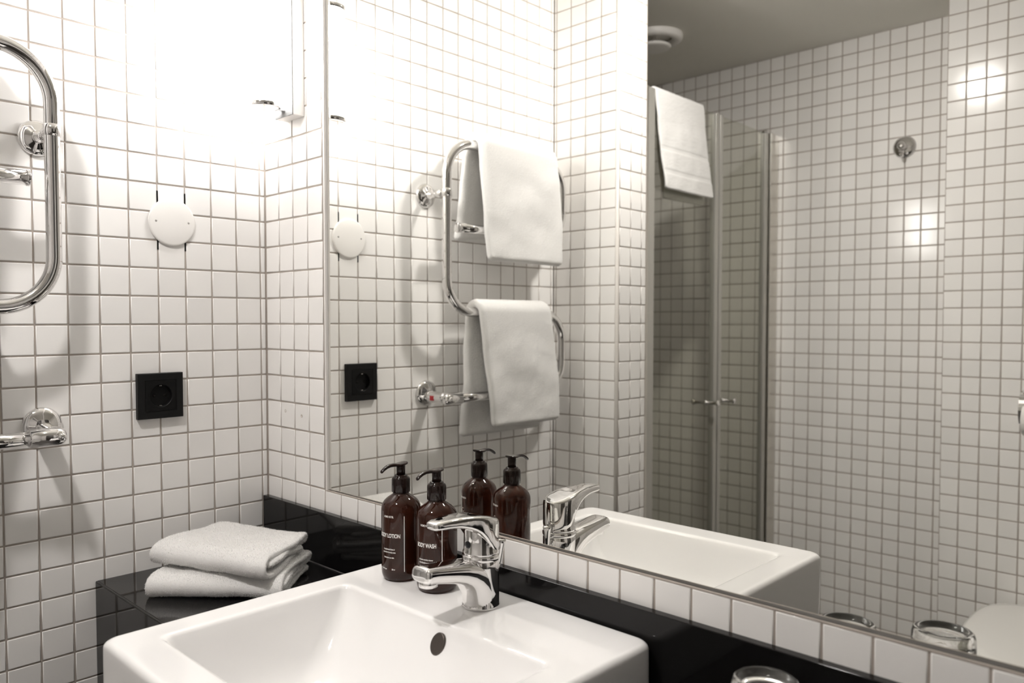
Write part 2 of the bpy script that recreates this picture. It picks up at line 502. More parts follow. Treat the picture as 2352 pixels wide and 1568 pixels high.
# ------------------------------------------------------------------ sink
sk = thing('sink', 'white ceramic rectangular sink with a wide rear ledge set into the black worktop', 'sink', (0.674, -0.24, ZR - 0.17))
L = []
def lp(x0, x1, y0, y1, r, z): L.append(rrect(x0, x1, y0, y1, r, z))
lp(SX0 + 0.030, SX1 - 0.030, SY0 + 0.03, SY1 - 0.002, 0.020, ZR - 0.170)
lp(SX0 + 0.012, SX1 - 0.012, SY0 + 0.012, SY1 - 0.001, 0.020, ZR - 0.165)
lp(SX0 + 0.004, SX1 - 0.004, SY0 + 0.004, SY1, 0.018, ZR - 0.150)
lp(SX0, SX1, SY0, SY1, 0.016, ZR - 0.10)
lp(SX0, SX1, SY0, SY1, 0.016, ZR - 0.05)
for k in range(0, 7):
    a = PI / 2 * k / 6; e = 0.0085
    lp(SX0 + e * (1 - math.cos(a)), SX1 - e * (1 - math.cos(a)), SY0 + e * (1 - math.cos(a)), SY1 - e * 0.6 * (1 - math.cos(a)), 0.016, ZR - e * (1 - math.sin(a)))
lp(SX0 + 0.016, SX1 - 0.016, SY0 + 0.016, SY1 - 0.010, 0.018, ZR - 0.0002)
OX0, OX1, OY0, OY1 = 0.480, 0.866, -0.416, -0.146
lp(OX0 - 0.012, OX1 + 0.012, OY0 - 0.012, OY1 + 0.010, 0.020, ZR - 0.0004)
for k in range(0, 6):
    a = PI / 2 * k / 6; e = 0.008
    d = e * math.sin(a)
    lp(OX0 + d - 0.004, OX1 - d + 0.004, OY0 + d - 0.004, OY1 - d + 0.003, 0.013, ZR - 0.0006 - e * (1 - math.cos(a)))
lp(OX0 + 0.007, OX1 - 0.007, OY0 + 0.007, OY1 - 0.008, 0.013, ZR - 0.014)
lp(OX0 + 0.012, OX1 - 0.012, OY0 + 0.011, OY1 - 0.020, 0.017, ZR - 0.032)
lp(OX0 + 0.019, OX1 - 0.019, OY0 + 0.017, OY1 - 0.036, 0.023, ZR - 0.054)
lp(OX0 + 0.028, OX1 - 0.028, OY0 + 0.025, OY1 - 0.052, 0.030, ZR - 0.076)
lp(OX0 + 0.042, OX1 - 0.042, OY0 + 0.038, OY1 - 0.068, 0.045, ZR - 0.093)
lp(OX0 + 0.062, OX1 - 0.062, OY0 + 0.056, OY1 - 0.086, 0.045, ZR - 0.103)
lp(OX0 + 0.10, OX1 - 0.10, OY0 + 0.085, OY1 - 0.110, 0.035, ZR - 0.109)
cx, cy = 0.673, -0.296
lp(cx - 0.030, cx + 0.030, cy - 0.026, cy + 0.026, 0.022, ZR - 0.113)
lp(cx - 0.006, cx + 0.006, cy - 0.006, cy + 0.006, 0.005, ZR - 0.114)
mb = MB(); mb.loft(L)
obj('basin', mb, 'ceramic', sk, subsurf=1)
mb = MB(); mb.lathe([(0.021, 0), (0.021, 0.002), (0.017, 0.004), (0.010, 0.0045), (0.0, 0.0045)], (cx, cy, ZR - 0.1135), n=32)
obj('drain', mb, 'chrome', sk)
# overflow: oval disc on the rear slope, the hole's shade painted as dark colour
ov = Vector((0.694, -0.1605, ZR - 0.0235)); nrm = Vector((0.0, -0.90, 0.44)).normalized(); tu = Vector((1, 0, 0)); tv = nrm.cross(tu)
def oval(r, h): return [ov + tu * (r * 0.92 * math.cos(2 * PI * j / 40)) + tv * (r * 1.12 * math.sin(2 * PI * j / 40)) + nrm * h for j in range(40)]
mb = MB(); mb.loft([oval(0.0125, -0.003), oval(0.0125, 0.0018), oval(0.0118, 0.0028), oval(0.0104, 0.0026), oval(0.0040, 0.0026)])
obj('overflow_hole_shade', mb, pmat('painted_hole_shade', (0.10, 0.085, 0.075), rough=0.35, metal=0.7), sk)

# ------------------------------------------------------------------ faucet
FX, FY = 0.681, -0.0740
fc = thing('faucet', 'chrome single-lever faucet standing on the rear ledge of the sink', 'faucet', (FX, FY, ZR))
def sec(s, z, w, t, tilt, e=2.4, n=48):
    """superelliptic section centred s in front of the faucet axis; tilt is the path's pitch"""
    out = []
    d = Vector((0, -math.sin(tilt), math.cos(tilt)))   # path direction; tilt 0 = straight up
    a2 = Vector((0, -math.cos(tilt), -math.sin(tilt)))
    for j in range(n):
        a = 2 * PI * j / n; ca, sa = math.cos(a), math.sin(a)
        x = w * math.copysign(abs(ca) ** (2 / e), ca); y = t * math.copysign(abs(sa) ** (2 / e), sa)
        out.append(Vector((FX, FY - s, ZR + z)) + Vector((x, 0, 0)) + a2 * y)
    return out
mb = MB()
mb.lathe([(0.0252, 0.0), (0.0252, 0.0035), (0.0245, 0.0042), (0.0244, 0.020), (0.0243, 0.055), (0.0240, 0.0625), (0.0225, 0.0640), (0.0, 0.0640)], (FX, FY, ZR), n=64)
obj('body', mb, 'chrome', fc)
mb = MB()
path = [(0.000, 0.000, .0243, .0243, 0.0, 2.0), (0.0005, 0.010, .0243, .0243, 0.03, 2.0), (0.003, 0.022, .0242, .0240, 0.22, 2.05), (0.008, 0.033, .0239, .0232, 0.52, 2.15),
        (0.0165, 0.0425, .0234, .0212, 0.90, 2.4), (0.028, 0.0495, .0226, .0180, 1.20, 2.7), (0.042, 0.0540, .0214, .0148, 1.36, 3.0), (0.057, 0.0570, .0203, .0127, 1.41, 3.3),
        (0.073, 0.0596, .0192, .0114, 1.42, 3.6), (0.088, 0.0619, .0183, .0106, 1.43, 3.8), (0.0985, 0.0634, .0177, .0101, 1.43, 3.8), (0.1025, 0.0640, .0170, .0096, 1.43, 3.4), (0.1045, 0.0643, .0155, .0082, 1.43, 3.0), (0.1052, 0.0644, .0120, .0055, 1.43, 2.6)]
mb.loft([sec(s, z, w, t, ti, e) for s, z, w, t, ti, e in path])
obj('spout', mb, 'chrome', fc)
mb = MB(); mb.lathe([(0.0095, 0.0), (0.0118, 0.001), (0.0118, 0.0075), (0.0105, 0.0085)], (FX, FY - 0.0915, ZR + 0.0465), n=32)
obj('aerator', mb, 'chrome', fc)
mb = MB(); mb.lathe([(0.0225, 0.0625), (0.0246, 0.0632), (0.0250, 0.0655), (0.0248, 0.0690), (0.0236, 0.0702), (0.0225, 0.0705)], (FX, FY, ZR), n=64)
obj('collar_ring', mb, 'chrome', fc)
# lever: round hood that draws out into a flat blade
hd = MB()
hd.lathe([(0.0225, 0.0700), (0.0240, 0.0712), (0.0241, 0.0735), (0.0228, 0.0760), (0.0226, 0.090), (0.0224, 0.104), (0.0220, 0.1085)], (FX, FY, ZR), n=64)
lev = obj('lever', hd, 'chrome', fc)
mb = MB()
def lsec(s, w, zt, zb, e=3.0, n=72):
    out = []; zc = (zt + zb) / 2; h = (zt - zb) / 2
    for j in range(n):
        a = 2 * PI * j / n; ca, sa = math.cos(a), math.sin(a)
        x = w * math.copysign(abs(ca) ** (2 / e), ca); z = h * math.copysign(abs(sa) ** (2 / e), sa)
        out.append((FX + x, FY - s, ZR + zc + z))
    return out
def zint(tab, q):
    for (a, va), (b, vb) in zip(tab, tab[1:]):
        if q <= b: return va + (vb - va) * max(0.0, (q - a) / (b - a))
    return tab[-1][1]
ztop = [(-0.0245, 0.1140), (-0.012, 0.1180), (0.0, 0.1212), (0.015, 0.1243), (0.030, 0.1263), (0.048, 0.1276), (0.066, 0.1276), (0.078, 0.1268), (0.0845, 0.1256), (0.0870, 0.1240)]
zbot = [(-0.0245, 0.0735), (-0.008, 0.0735), (0.000, 0.0775), (0.006, 0.0850), (0.012, 0.0935), (0.018, 0.1005), (0.025, 0.1055), (0.034, 0.1095), (0.048, 0.1130), (0.064, 0.1150), (0.078, 0.1156), (0.0845, 0.1162), (0.0870, 0.1175)]
wid = [(0.0, 0.0243), (0.008, 0.0239), (0.016, 0.0226), (0.024, 0.0206), (0.032, 0.0188), (0.042, 0.0171), (0.055, 0.0155), (0.067, 0.0143), (0.077, 0.0132), (0.083, 0.0118), (0.0860, 0.0098), (0.0870, 0.0070)]
ls = []
for k in range(1, 19):
    a = PI / 2 * k / 18; q = -0.0243 * math.cos(a)
    ls.append((q, 0.0243 * math.sin(a), zint(ztop, q), zint(zbot, q), 7.0))
for q in [0.087 * k / 44 for k in range(1, 45)]:
    ls.append((q, zint(wid, q), zint(ztop, q), zint(zbot, q), 7.0 if q < 0.02 else max(3.6, 7.0 - (q - 0.02) * 110)))
mb.loft([lsec(*q) for q in ls])
obj('lever_blade', mb, 'chrome', lev)
mb = MB(); mb.lathe([(0.0048, -0.002), (0.0048, 0.0012), (0.0038, 0.0022), (0.0, 0.0024)], (FX - 0.001, FY - 0.0222, ZR + 0.0850), axis='-y', n=24)
obj('temperature_mark', mb, pmat('dark_plug', (0.015, 0.015, 0.02), rough=0.2), lev)
mb = MB()
mb.tube([(0.6815, -0.0460, ZR + 0.002), (0.6825, -0.0450, ZR + 0.040), (0.6850, -0.0425, ZR + 0.058)], 0.0026, n=16)
cone = [(0.6838, -0.0437, ZR + 0.050), (0.6845, -0.0428, ZR + 0.056), (0.6862, -0.0408, ZR + 0.0765), (0.6866, -0.0403, ZR + 0.0812), (0.6868, -0.0401, ZR + 0.0828), (0.6868, -0.0401, ZR + 0.0831)]
mb.tube(cone, [0.0027, 0.0033, 0.0056, 0.0062, 0.0055, 0.0008], n=28)
obj('drain_rod', mb, 'chrome', fc)

# ------------------------------------------------------------------ pump bottles
def wrap_text(name, body, size, cx, cy, r, az0, z, parent, mat='text', align='CENTER', bold=0.0, xs=0.68, xoff=0.0):
    cu = bpy.data.curves.new('tmp', 'FONT'); cu.body = body; cu.size = size; cu.align_x = align; cu.align_y = 'CENTER'
    cu.offset = bold; cu.extrude = 0.0; cu.space_character = 1.0
    t = bpy.data.objects.new('tmp', cu); COL.objects.link(t)
    bpy.context.view_layer.update()
    dg = bpy.context.evaluated_depsgraph_get()
    me = bpy.data.meshes.new_from_object(t.evaluated_get(dg))
    bpy.data.objects.remove(t, do_unlink=True)
    mb = MB(); vs = []
    for v in me.vertices:
        az = az0 + (v.co.x * xs + xoff) / r
        vs.append((cx + r * math.cos(az), cy + r * math.sin(az), z + v.co.y))
    mb.add(vs, [tuple(p.vertices) for p in me.polygons], 0, False)
    return mb

def add_mb(a, b):
    a.add(b.v, b.f, 0, False)

def bottle(cx, cy, title, lines, low, label, spin=0.0):
    th = thing('pump_bottle', label, 'bottle', (cx, cy, ZR), 'pump bottles on the sink ledge')
    z = ZR + 0.0003
    mb = MB()
    R = 0.0290
    prof = [(0.0, 0.0015), (0.018, 0.0012), (0.0225, 0.0), (0.0255, 0.0010), (0.0275, 0.0038), (0.0286, 0.0080), (R, 0.0130), (R, 0.040), (R, 0.070), (R, 0.1005), (0.0289, 0.1035), (0.0282, 0.1072), (0.0268, 0.1105), (0.0243, 0.1140), (0.0208, 0.1172), (0.0170, 0.1200), (0.0138, 0.1222), (0.0120, 0.1236), (0.0115, 0.1255), (0.0115, 0.130)]
    mb.lathe(prof, (cx, cy, z), n=72)
    body = obj('bottle_body', mb, 'amber', th)
    mb = MB()
    # front print
    rr = R + 0.00025; az = math.radians(-77) + spin
    p = MB()
    add_mb(p, wrap_text('t', 'HOME HOTEL', 0.0040, cx, cy, rr, az, z + 0.0945, body, bold=0.00008))
    add_mb(p, wrap_text('t', title, 0.0080, cx, cy, rr, az, z + 0.0670, body, bold=0.00022))
    for k, (s, dz) in enumerate(lines):
        add_mb(p, wrap_text('t', s, 0.0030, cx, cy, rr, az, z + dz, body, bold=0.00007))
    add_mb(p, wrap_text('t', low[0], 0.0028, cx, cy, rr, az, z + 0.0185, body, bold=0.00007, align='LEFT', xoff=-0.0130))
    add_mb(p, wrap_text('t', low[1], 0.0028, cx, cy, rr, az, z + 0.0185, body, bold=0.00007, align='LEFT', xoff=0.0050))
    # the long upright rule beside the text
    a = az + math.radians(47)
    for k in range(1):
        w = 0.00045 / rr
        p.add([(cx + rr * math.cos(a + q), cy + rr * math.sin(a + q), zz) for zz in (z + 0.0155, z + 0.0960) for q in (-w, w)], [(0, 1, 3, 2)], 0, False)
        a2 = az - math.radians(64)
        w2 = 0.0003 / rr
        p.add([(cx + rr * math.cos(a2 + q), cy + rr * math.sin(a2 + q), zz) for zz in (z + 0.0155, z + 0.0960) for q in (-w2, w2)], [(0, 1, 3, 2)], 0, False)
    obj('label_print', p, 'text', body)
    # rear print
    p = MB(); azb = math.radians(108) + spin
    add_mb(p, wrap_text('t', 'HOME HOTEL', 0.0040, cx, cy, rr, azb, z + 0.0945, body, bold=0.00008))
    obj('rear_print', p, 'text', body)
    p = MB()
    for k in range(3):
        add_mb(p, wrap_text('t', ('organic ingredients', 'made with citrus', 'dermatologically tested')[k], 0.0026, cx, cy, rr, azb - 0.25, z + 0.031 - 0.0045 * k, body, bold=0.00006))
    obj('small_print', p, 'text', body)
    p = MB()
    for q in range(24):
        a0 = 2 * PI * q / 24; a1 = 2 * PI * (q + 1) / 24
        def pt(a, r2): return (cx + rr * math.cos(azb + r2 * math.cos(a) / rr), cy + rr * math.sin(azb + r2 * math.cos(a) / rr), z + 0.075 + r2 * math.sin(a))
        if q < 9 or q > 12:
            p.add([pt(a0, 0.0028), pt(a1, 0.0028), pt(a1, 0.0034), pt(a0, 0.0034)], [(0, 1, 2, 3)], 0, False)
    obj('leaf_logo', p, 'text', body)
    # pump
    mb = MB()
    n = 60; loops = []
    for r, h in [(0.0105, 0.1255), (0.0128, 0.1258), (0.0133, 0.1268), (0.0133, 0.1440), (0.0131, 0.1462), (0.0122, 0.1478), (0.0100, 0.1486), (0.0098, 0.1502), (0.0088, 0.1512), (0.0, 0.1512)]:
        rib = 0.00022 if 0.1265 < h < 0.1445 else 0.0
        loops.append([(cx + (r + rib * (j % 2)) * math.cos(2 * PI * j / n), cy + (r + rib * (j % 2)) * math.sin(2 * PI * j / n), z + h) for j in range(n)])
    mb.loft(loops)
    obj('collar', mb, 'pump', th)
    mb = MB()
    mb.lathe([(0.0066, 0.1505), (0.0066, 0.1655), (0.0060, 0.1660)], (cx, cy, z), n=32)
    pump = obj('pump_stem', mb, 'pump', th)
    mb = MB()
    def ns(s, w, zt, zb, n=28, e=2.6):
        zc = (zt + zb) / 2; hh = (zt - zb) / 2
        return [(cx + w * math.copysign(abs(math.cos(2 * PI * j / n)) ** (2 / e), math.cos(2 * PI * j / n)), cy - s, z + zc + hh * math.copysign(abs(math.sin(2 * PI * j / n)) ** (2 / e), math.sin(2 * PI * j / n))) for j in range(n)]
    mb.loft([ns(-0.0098, 0.0030, 0.1698, 0.1682), ns(-0.0090, 0.0055, 0.1700, 0.1668), ns(-0.0065, 0.0078, 0.1697, 0.1655), ns(0.0, 0.0092, 0.1688, 0.1645), ns(0.0055, 0.0082, 0.1684, 0.1642), ns(0.0095, 0.0058, 0.1688, 0.1642),
             ns(0.0140, 0.0042, 0.1694, 0.1643), ns(0.020, 0.0037, 0.1692, 0.1642), ns(0.026, 0.0034, 0.1676, 0.1628), ns(0.031, 0.0032, 0.1650, 0.1604), ns(0.0352, 0.0030, 0.1618, 0.1575), ns(0.0360, 0.0022, 0.1608, 0.1576)])
    obj('nozzle', mb, 'pump', th)
    return th
bottle(0.5135, -0.0740, 'BODY LOTION', [('A sophisticated blend of', 0.0475), ('citrus floral & woody notes', 0.0432), ('Moisturizes your skin', 0.0355)], ('100% Vegan', '300 ml'),
       'dark brown pump bottle of body lotion with white print, the one nearer the stacked towels')
bottle(0.5890, -0.0705, 'BODY WASH', [('Aromatic everyday cleanser', 0.0475), ('citrus floral & woody notes', 0.0432), ('Refreshes your skin', 0.0355)], ('100% Vegan', '300 ml'),
       'dark brown pump bottle of body wash with white print, standing right behind the faucet spout', spin=math.radians(3))

# ------------------------------------------------------------------ tumblers turned upside down
GX, GY = 1.0868, -0.0926
gl = thing('drinking_glass', 'upturned clear drinking glass on the black worktop, the one nearer the sink', 'glass', (GX, GY, ZC), 'upturned glasses on the worktop')
mb = MB()
mb.lathe([(0.0325, 0.0006), (0.0330, 0.0002), (0.0335, 0.0012), (0.0333, 0.020), (0.0326, 0.060), (0.0318, 0.088), (0.0314, 0.0955), (0.0300, 0.1002), (0.0275, 0.1020), (0.0245, 0.1010), (0.0215, 0.0985), (0.0100, 0.0975), (0.0, 0.0974)], (GX, GY, ZC), n=64, caps=False)
mb.lathe([(0.0325, 0.0006), (0.0318, 0.0010), (0.0314, 0.020), (0.0306, 0.060), (0.0296, 0.082), (0.0280, 0.0855), (0.0200, 0.0868), (0.0, 0.0870)], (GX, GY, ZC), n=64, caps=False)
v = mb
gobj = obj('tumbler', mb, 'glass', gl)
bm = bmesh.new(); bm.from_mesh(gobj.data); bmesh.ops.remove_doubles(bm, verts=bm.verts, dist=2e-5); bmesh.ops.recalc_face_normals(bm, faces=bm.faces); bm.to_mesh(gobj.data); bm.free()
def dup(root, dx, dy, label):
    r = root.copy(); COL.objects.link(r); r.location = (root.location[0] + dx, root.location[1] + dy, root.location[2]); r['label'] = label
    for ch in list(root.children):
        c = ch.copy(); COL.objects.link(c); c.parent = r
    return r
dup(gl, 1.172 - GX, -0.143 - GY, 'upturned clear drinking glass on the black worktop, the one farther from the sink')

# ------------------------------------------------------------------ terry cloth
def ribbon(mb, path, u_of, frame, t, n_end=5, nu=26, wob=0.0, seed=0, mi=0, rc=0.009, top=None):
    """cloth of thickness t swept along a 2-D path (a, z); u_of(i, s) gives (u0, u1) there; frame maps (u, a, z) to room"""
    N = len(path); S = [0.0]
    for i in range(1, N): S.append(S[-1] + math.dist(path[i], path[i - 1]))
    loops = []
    for i in range(N):
        p = path[i]; a = path[max(i - 1, 0)]; b = path[min(i + 1, N - 1)]
        d = (b[0] - a[0], b[1] - a[1]); l = math.hypot(*d) or 1; nx, nz = -d[1] / l, d[0] / l
        s = S[i] / S[-1]
        u0, u1 = u_of(s, S[i])
        de = min(S[i], S[-1] - S[i])
        if de < rc:
            ins = rc - math.sqrt(max(0.0, rc * rc - (rc - de) ** 2)); u0 += ins; u1 -= ins
        tt = t(s) if callable(t) else t
        e = min(1.0, math.sqrt(max(0.0, 1 - (1 - min(S[i], S[-1] - S[i]) / (tt / 2)) ** 2)) if min(S[i], S[-1] - S[i]) < tt / 2 else 1.0)
        h = tt / 2 * max(e, 0.12)
        ring = []
        for k in range(nu + 1):
            ring.append((u0 + tt / 2 + (u1 - u0 - tt) * k / nu, h))
        for k in range(1, n_end):
            a2 = PI / 2 - PI * k / n_end; ring.append((u1 - tt / 2 + tt / 2 * math.cos(a2), h * math.sin(a2)))
        for k in range(nu, -1, -1):
            ring.append((u0 + tt / 2 + (u1 - u0 - tt) * k / nu, -h))
        for k in range(1, n_end):
            a2 = -PI / 2 - PI * k / n_end; ring.append((u0 + tt / 2 + tt / 2 * math.cos(a2), h * math.sin(a2)))
        out = []
        for (u, w) in ring:
            q = Vector((u * 9 + seed, S[i] * 9, seed * 1.7))
            wf = 1.0 if top is None else min(1.0, max(0.0, (abs(p[1] - top) - 0.02) / 0.06))
            dn = wf * (wob * noise.noise(q) + wob * 0.35 * noise.noise(q * 2.7)) + 0.0006 * noise.noise(q * 24.0)
            out.append(frame(u, p[0] + nx * (w + dn), p[1] + nz * (w + dn)))
        loops.append(out)
    mb.loft(loops, mi=mi)
    return mb

def smooth_path(pts, n=90, passes=0):
    """Catmull-Rom through the given points, evenly resampled"""
    P = [pts[0]] + list(pts) + [pts[-1]]; out = []
    for i in range(1, len(P) - 2):
        p0, p1, p2, p3 = P[i - 1], P[i], P[i + 1], P[i + 2]
        for k in range(16):
            t = k / 16
            out.append(tuple(0.5 * (2 * p1[c] + (p2[c] - p0[c]) * t + (2 * p0[c] - 5 * p1[c] + 4 * p2[c] - p3[c]) * t * t + (-p0[c] + 3 * p1[c] - 3 * p2[c] + p3[c]) * t ** 3) for c in (0, 1)))
    out.append(tuple(pts[-1]))
    S = [0]
    for i in range(1, len(out)): S.append(S[-1] + math.dist(out[i], out[i - 1]))
    res = []; j = 0
    for k in range(n):
        s = S[-1] * k / (n - 1)
        while j < len(S) - 2 and S[j + 1] < s: j += 1
        f = (s - S[j]) / max(S[j + 1] - S[j], 1e-9); f = min(max(f, 0), 1)
        res.append(tuple(out[j][c] + (out[j + 1][c] - out[j][c]) * f for c in (0, 1)))
    return res

def fuzz(mb, count, length, width, seed=0):
    """terry loops: thin tapering fibres standing on the cloth, part of the same mesh"""
    V = np.array(mb.v); rng = np.random.default_rng(int(seed))
    F = [f for f in mb.f if len(f) == 4]
    Q = np.array(F); A = V[Q]
    cr = np.cross(A[:, 2] - A[:, 0], A[:, 3] - A[:, 1]); ar = np.linalg.norm(cr, axis=1) / 2
    N = cr / np.maximum(np.linalg.norm(cr, axis=1, keepdims=True), 1e-12)
    idx = rng.choice(len(Q), count, p=ar / ar.sum())
    a, b = rng.random(count), rng.random(count)
    q = A[idx]; P = ((1 - a) * (1 - b))[:, None] * q[:, 0] + (a * (1 - b))[:, None] * q[:, 1] + (a * b)[:, None] * q[:, 2] + ((1 - a) * b)[:, None] * q[:, 3]
    n = N[idx]
    D = n + rng.normal(0, 0.55, (count, 3)); D /= np.linalg.norm(D, axis=1, keepdims=True)
    W = np.cross(D, rng.normal(0, 1, (count, 3))); W /= np.linalg.norm(W, axis=1, keepdims=True)
    ln = length * rng.uniform(0.5, 1.15, count)[:, None]
    B = rng.normal(0, 0.35, (count, 3)) * ln
    base = len(mb.v)
    v0 = P - W * width / 2 - n * 0.0002; v1 = P + W * width / 2 - n * 0.0002
    v2 = P + D * ln * 0.6 + W * width / 2; v3 = P + D * ln * 0.6 - W * width / 2; v4 = P + D * ln * 0.8 + B * 0.6
    allv = np.stack([v0, v1, v2, v3, v4], 1).reshape(-1, 3)
    mb.v.extend(map(tuple, allv))
    for i in range(count):
        k = base + 5 * i
        mb.f.append((k, k + 1, k + 2, k + 3)); mb.m.append(0); mb.sm.append(True)
        mb.f.append((k + 3, k + 2, k + 4)); mb.m.append(0); mb.sm.append(True)
    return mb

# two folded hand towels on the worktop
def folded(name, cx, cy, rot, zb, th_total, path, label, t, seed, U0, U1f, U1b):
    c, s = math.cos(rot), math.sin(rot)
    def frame(u, a, z): return (cx + u * c - a * s, cy + u * s + a * c, zb + z)
    P = smooth_path(path, n=150)
    amax = max(p[0] for p in P); amin = min(p[0] for p in P)
    mb = MB()
    cnt = [0]
    def uo(ss, SS):
        i = min(int(round(ss * (len(P) - 1))), len(P) - 1); a = (P[i][0] - amin) / (amax - amin)
        j = 0.004 * math.sin(ss * 23 + seed)
        return U0 + 0.002 * math.sin(ss * 11 + seed), U1f + (U1b - U1f) * a + j
    ribbon(mb, P, uo, frame, t, wob=0.0060, seed=seed, nu=64)
    fuzz(mb, 150000, 0.0021, 0.00038, seed)
    return tag(obj(name, mb, 'terry'), label, 'towel', 'folded towels on the worktop')
t = 0.0090
pathA = [(0.150, 0.0150), (0.110, 0.0140), (0.050, 0.0145), (0.012, 0.0165), (0.002, 0.0215), (0.010, 0.0245), (0.060, 0.0240), (0.120, 0.0230), (0.165, 0.0225), (0.178, 0.0270), (0.172, 0.0330), (0.150, 0.0345), (0.090, 0.0350), (0.030, 0.0345), (0.004, 0.0325), (-0.0100, 0.0255), (-0.0140, 0.0180), (-0.0110, 0.0100), (0.002, 0.0052), (0.030, 0.0046), (0.090, 0.0046), (0.140, 0.0050), (0.168, 0.0060)]
folded('folded_towel', 0.182, -0.165, math.radians(38), ZC + 0.0010, 0.036, [((a - 0.085) * 0.88, z * 0.92) for a, z in pathA],
       'white folded terry towel on the black worktop, underneath another towel', t, 3.0, -0.108, 0.112, 0.100)
folded('folded_towel', 0.171, -0.150, math.radians(23), ZC + 0.0375, 0.036, [((a - 0.085) * 0.90, z * (0.95 - 0.9 * max(a, 0))) for a, z in pathA],
       'white folded terry towel lying on top of the towel stack beside the sink', t, 8.0, -0.112, 0.122, 0.078)

# ------------------------------------------------------------------ heated towel rail
HX = 0.076; HR = 0.0114
rail = thing('towel_rail', 'chrome snake-shaped heated towel rail on the left tiled wall', 'towel rail', (0.0, -0.60, -0.20))
YL, YRt = -0.4030, -0.8150
zs = (0.4175, 0.2222, 0.0270, -0.1736)
def arc(cy, cz, r, a0, a1, n=14): return [(HX, cy + r * math.cos(a0 + (a1 - a0) * k / n), cz + r * math.sin(a0 + (a1 - a0) * k / n)) for k in range(n + 1)]
rb = 0.078; rr_ = 0.075
p = [(HX, -0.4396, zs[1])]
p += [(HX, y, zs[1]) for y in (-0.50, -0.60, -0.70)]
p += arc(YRt + rr_, zs[1] + rr_, rr_, -PI / 2, -PI)
p += arc(YRt + rr_, zs[0] - rr_, rr_, PI, PI / 2)
p += [(HX, y, zs[0]) for y in (-0.70, -0.60, -0.52)]
p += arc(YL - rb, zs[0] - rb, rb, PI / 2, 0)
p += [(HX, YL, z) for z in (0.30, 0.22, 0.14)]
p += arc(YL - rb, zs[2] + rb, rb, 0, -PI / 2)
p += [(HX, y, zs[2]) for y in (-0.52, -0.60, -0.70)]
p += arc(YRt + rr_, zs[2] - rr_, rr_, PI / 2, PI)
p += arc(YRt + rr_, zs[3] + rr_, rr_, -PI, -PI / 2)
p += [(HX, y, zs[3]) for y in (-0.70, -0.60, -0.50, -0.43)]
q = [p[0]]
for a in p[1:]:
    if math.dist(a, q[-1]) > 0.002: q.append(a)
mb = MB(); mb.tube(q, HR, n=32)
obj('snake_pipe', mb, 'chrome', rail)
mb = MB(); mb.lathe([(0.0112, 0.0), (0.0122, 0.0005), (0.0122, 0.004), (0.0113, 0.0052), (0.0, 0.0054)], (HX, -0.4400, zs[1]), axis='y', n=32)
obj('end_cap', mb, 'chrome', rail)
def flange(y, z, r):
    mb = MB(); mb.lathe([(r, 0.0), (r, 0.0015), (r * 0.985, 0.0035), (r * 0.90, 0.0068), (r * 0.68, 0.0102), (r * 0.42, 0.0125), (r * 0.36, 0.0135), (0.0, 0.0138)], (0.0003, y, z), axis='x', n=56)
    return mb
o = obj('wall_flange', flange(-0.4035, 0.2990, 0.0285), 'chrome', rail)
mb = MB(); mb.lathe([(0.0105, 0.012), (0.0095, 0.020), (0.0072, 0.024), (0.0070, 0.040), (0.0088, 0.046), (0.0092, 0.066)], (0, -0.4035, 0.2990), axis='x', n=36)
obj('bracket_arm', mb, 'chrome', o)
mb = MB(); mb.lathe([(0.0115, 0.0), (0.0126, 0.0004), (0.0126, 0.0180), (0.0115, 0.0186)], (HX, YL, 0.2895), axis='z', n=40)
obj('pipe_collar', mb, 'chrome', o)
o = obj('wall_flange', flange(-0.4045, -0.1635, 0.0305), 'chrome', rail)
mb = MB(); mb.lathe([(0.0150, 0.014), (0.0146, 0.022), (0.0135, 0.030), (0.0125, 0.060), (0.0125, 0.078)], (0, -0.4040, -0.1715), axis='x', n=40)
obj('valve_body', mb, 'chrome', o)
mb = MB(); mb.box(0.030, 0.043, -0.3920, -0.3905, -0.178, -0.167)
obj('warning_mark', mb, 'red', o)
mb = MB(); mb.lathe([(0.0112, 0.0), (0.0148, 0.0008), (0.0148, 0.038), (0.0144, 0.043), (0.0126, 0.0480), (0.0085, 0.0515), (0.0, 0.0526)], (HX + 0.001, -0.4440, zs[3] + 0.0005), axis='y', n=40)
obj('end_fitting', mb, 'chrome', o)
mb = MB(); mb.lathe([(0.0065, 0.0), (0.0065, 0.006), (0.0055, 0.0085), (0.0, 0.009)], (HX + 0.012, -0.4020, zs[3] + 0.001), axis='x', n=6)
obj('bleed_screw', mb, 'chrome', o)

def hanging(name, bz, bx, br, xf, zf, xb, zb, uo, t, label, group, seed, mat='terry_far', n=120, fz=40000, bow=0.0, tf=None):
    """cloth draped over a bar or pane at (bx, bz): back hem (xb, zb) up, over, and down to the front hem (xf, zf)"""
    rr2 = br + t / 2
    pts = [(xb, zb)]
    for k in range(1, 5): pts.append((xb + (bx - rr2 - xb) * k / 5, zb + (bz - 0.01 - zb) * k / 5))
    for k in range(0, 9):
        a = PI - PI * k / 8; pts.append((bx + rr2 * math.cos(a), bz + rr2 * math.sin(a)))
    for k in range(1, 6): pts.append((bx + rr2 + (xf - bx - rr2) * (k / 5) + bow * math.sin(PI * k / 5), bz - 0.004 - (bz - 0.004 - zf) * k / 5))
    P = smooth_path(pts, n=n)
    mb = MB()
    def frame(u, a, z): return (a, u, z)
    ribbon(mb, P, uo, frame, tf or t, wob=0.006, seed=seed, nu=36, top=bz)
    fuzz(mb, fz, 0.0028, 0.0007, int(seed))
    return tag(obj(name, mb, mat), label, 'towel', group)
def mix(a, b, s): return a + (b - a) * s
def split(s, m): return (0.0, s / m) if s < m else ((s - m) / (1 - m), 1.0)
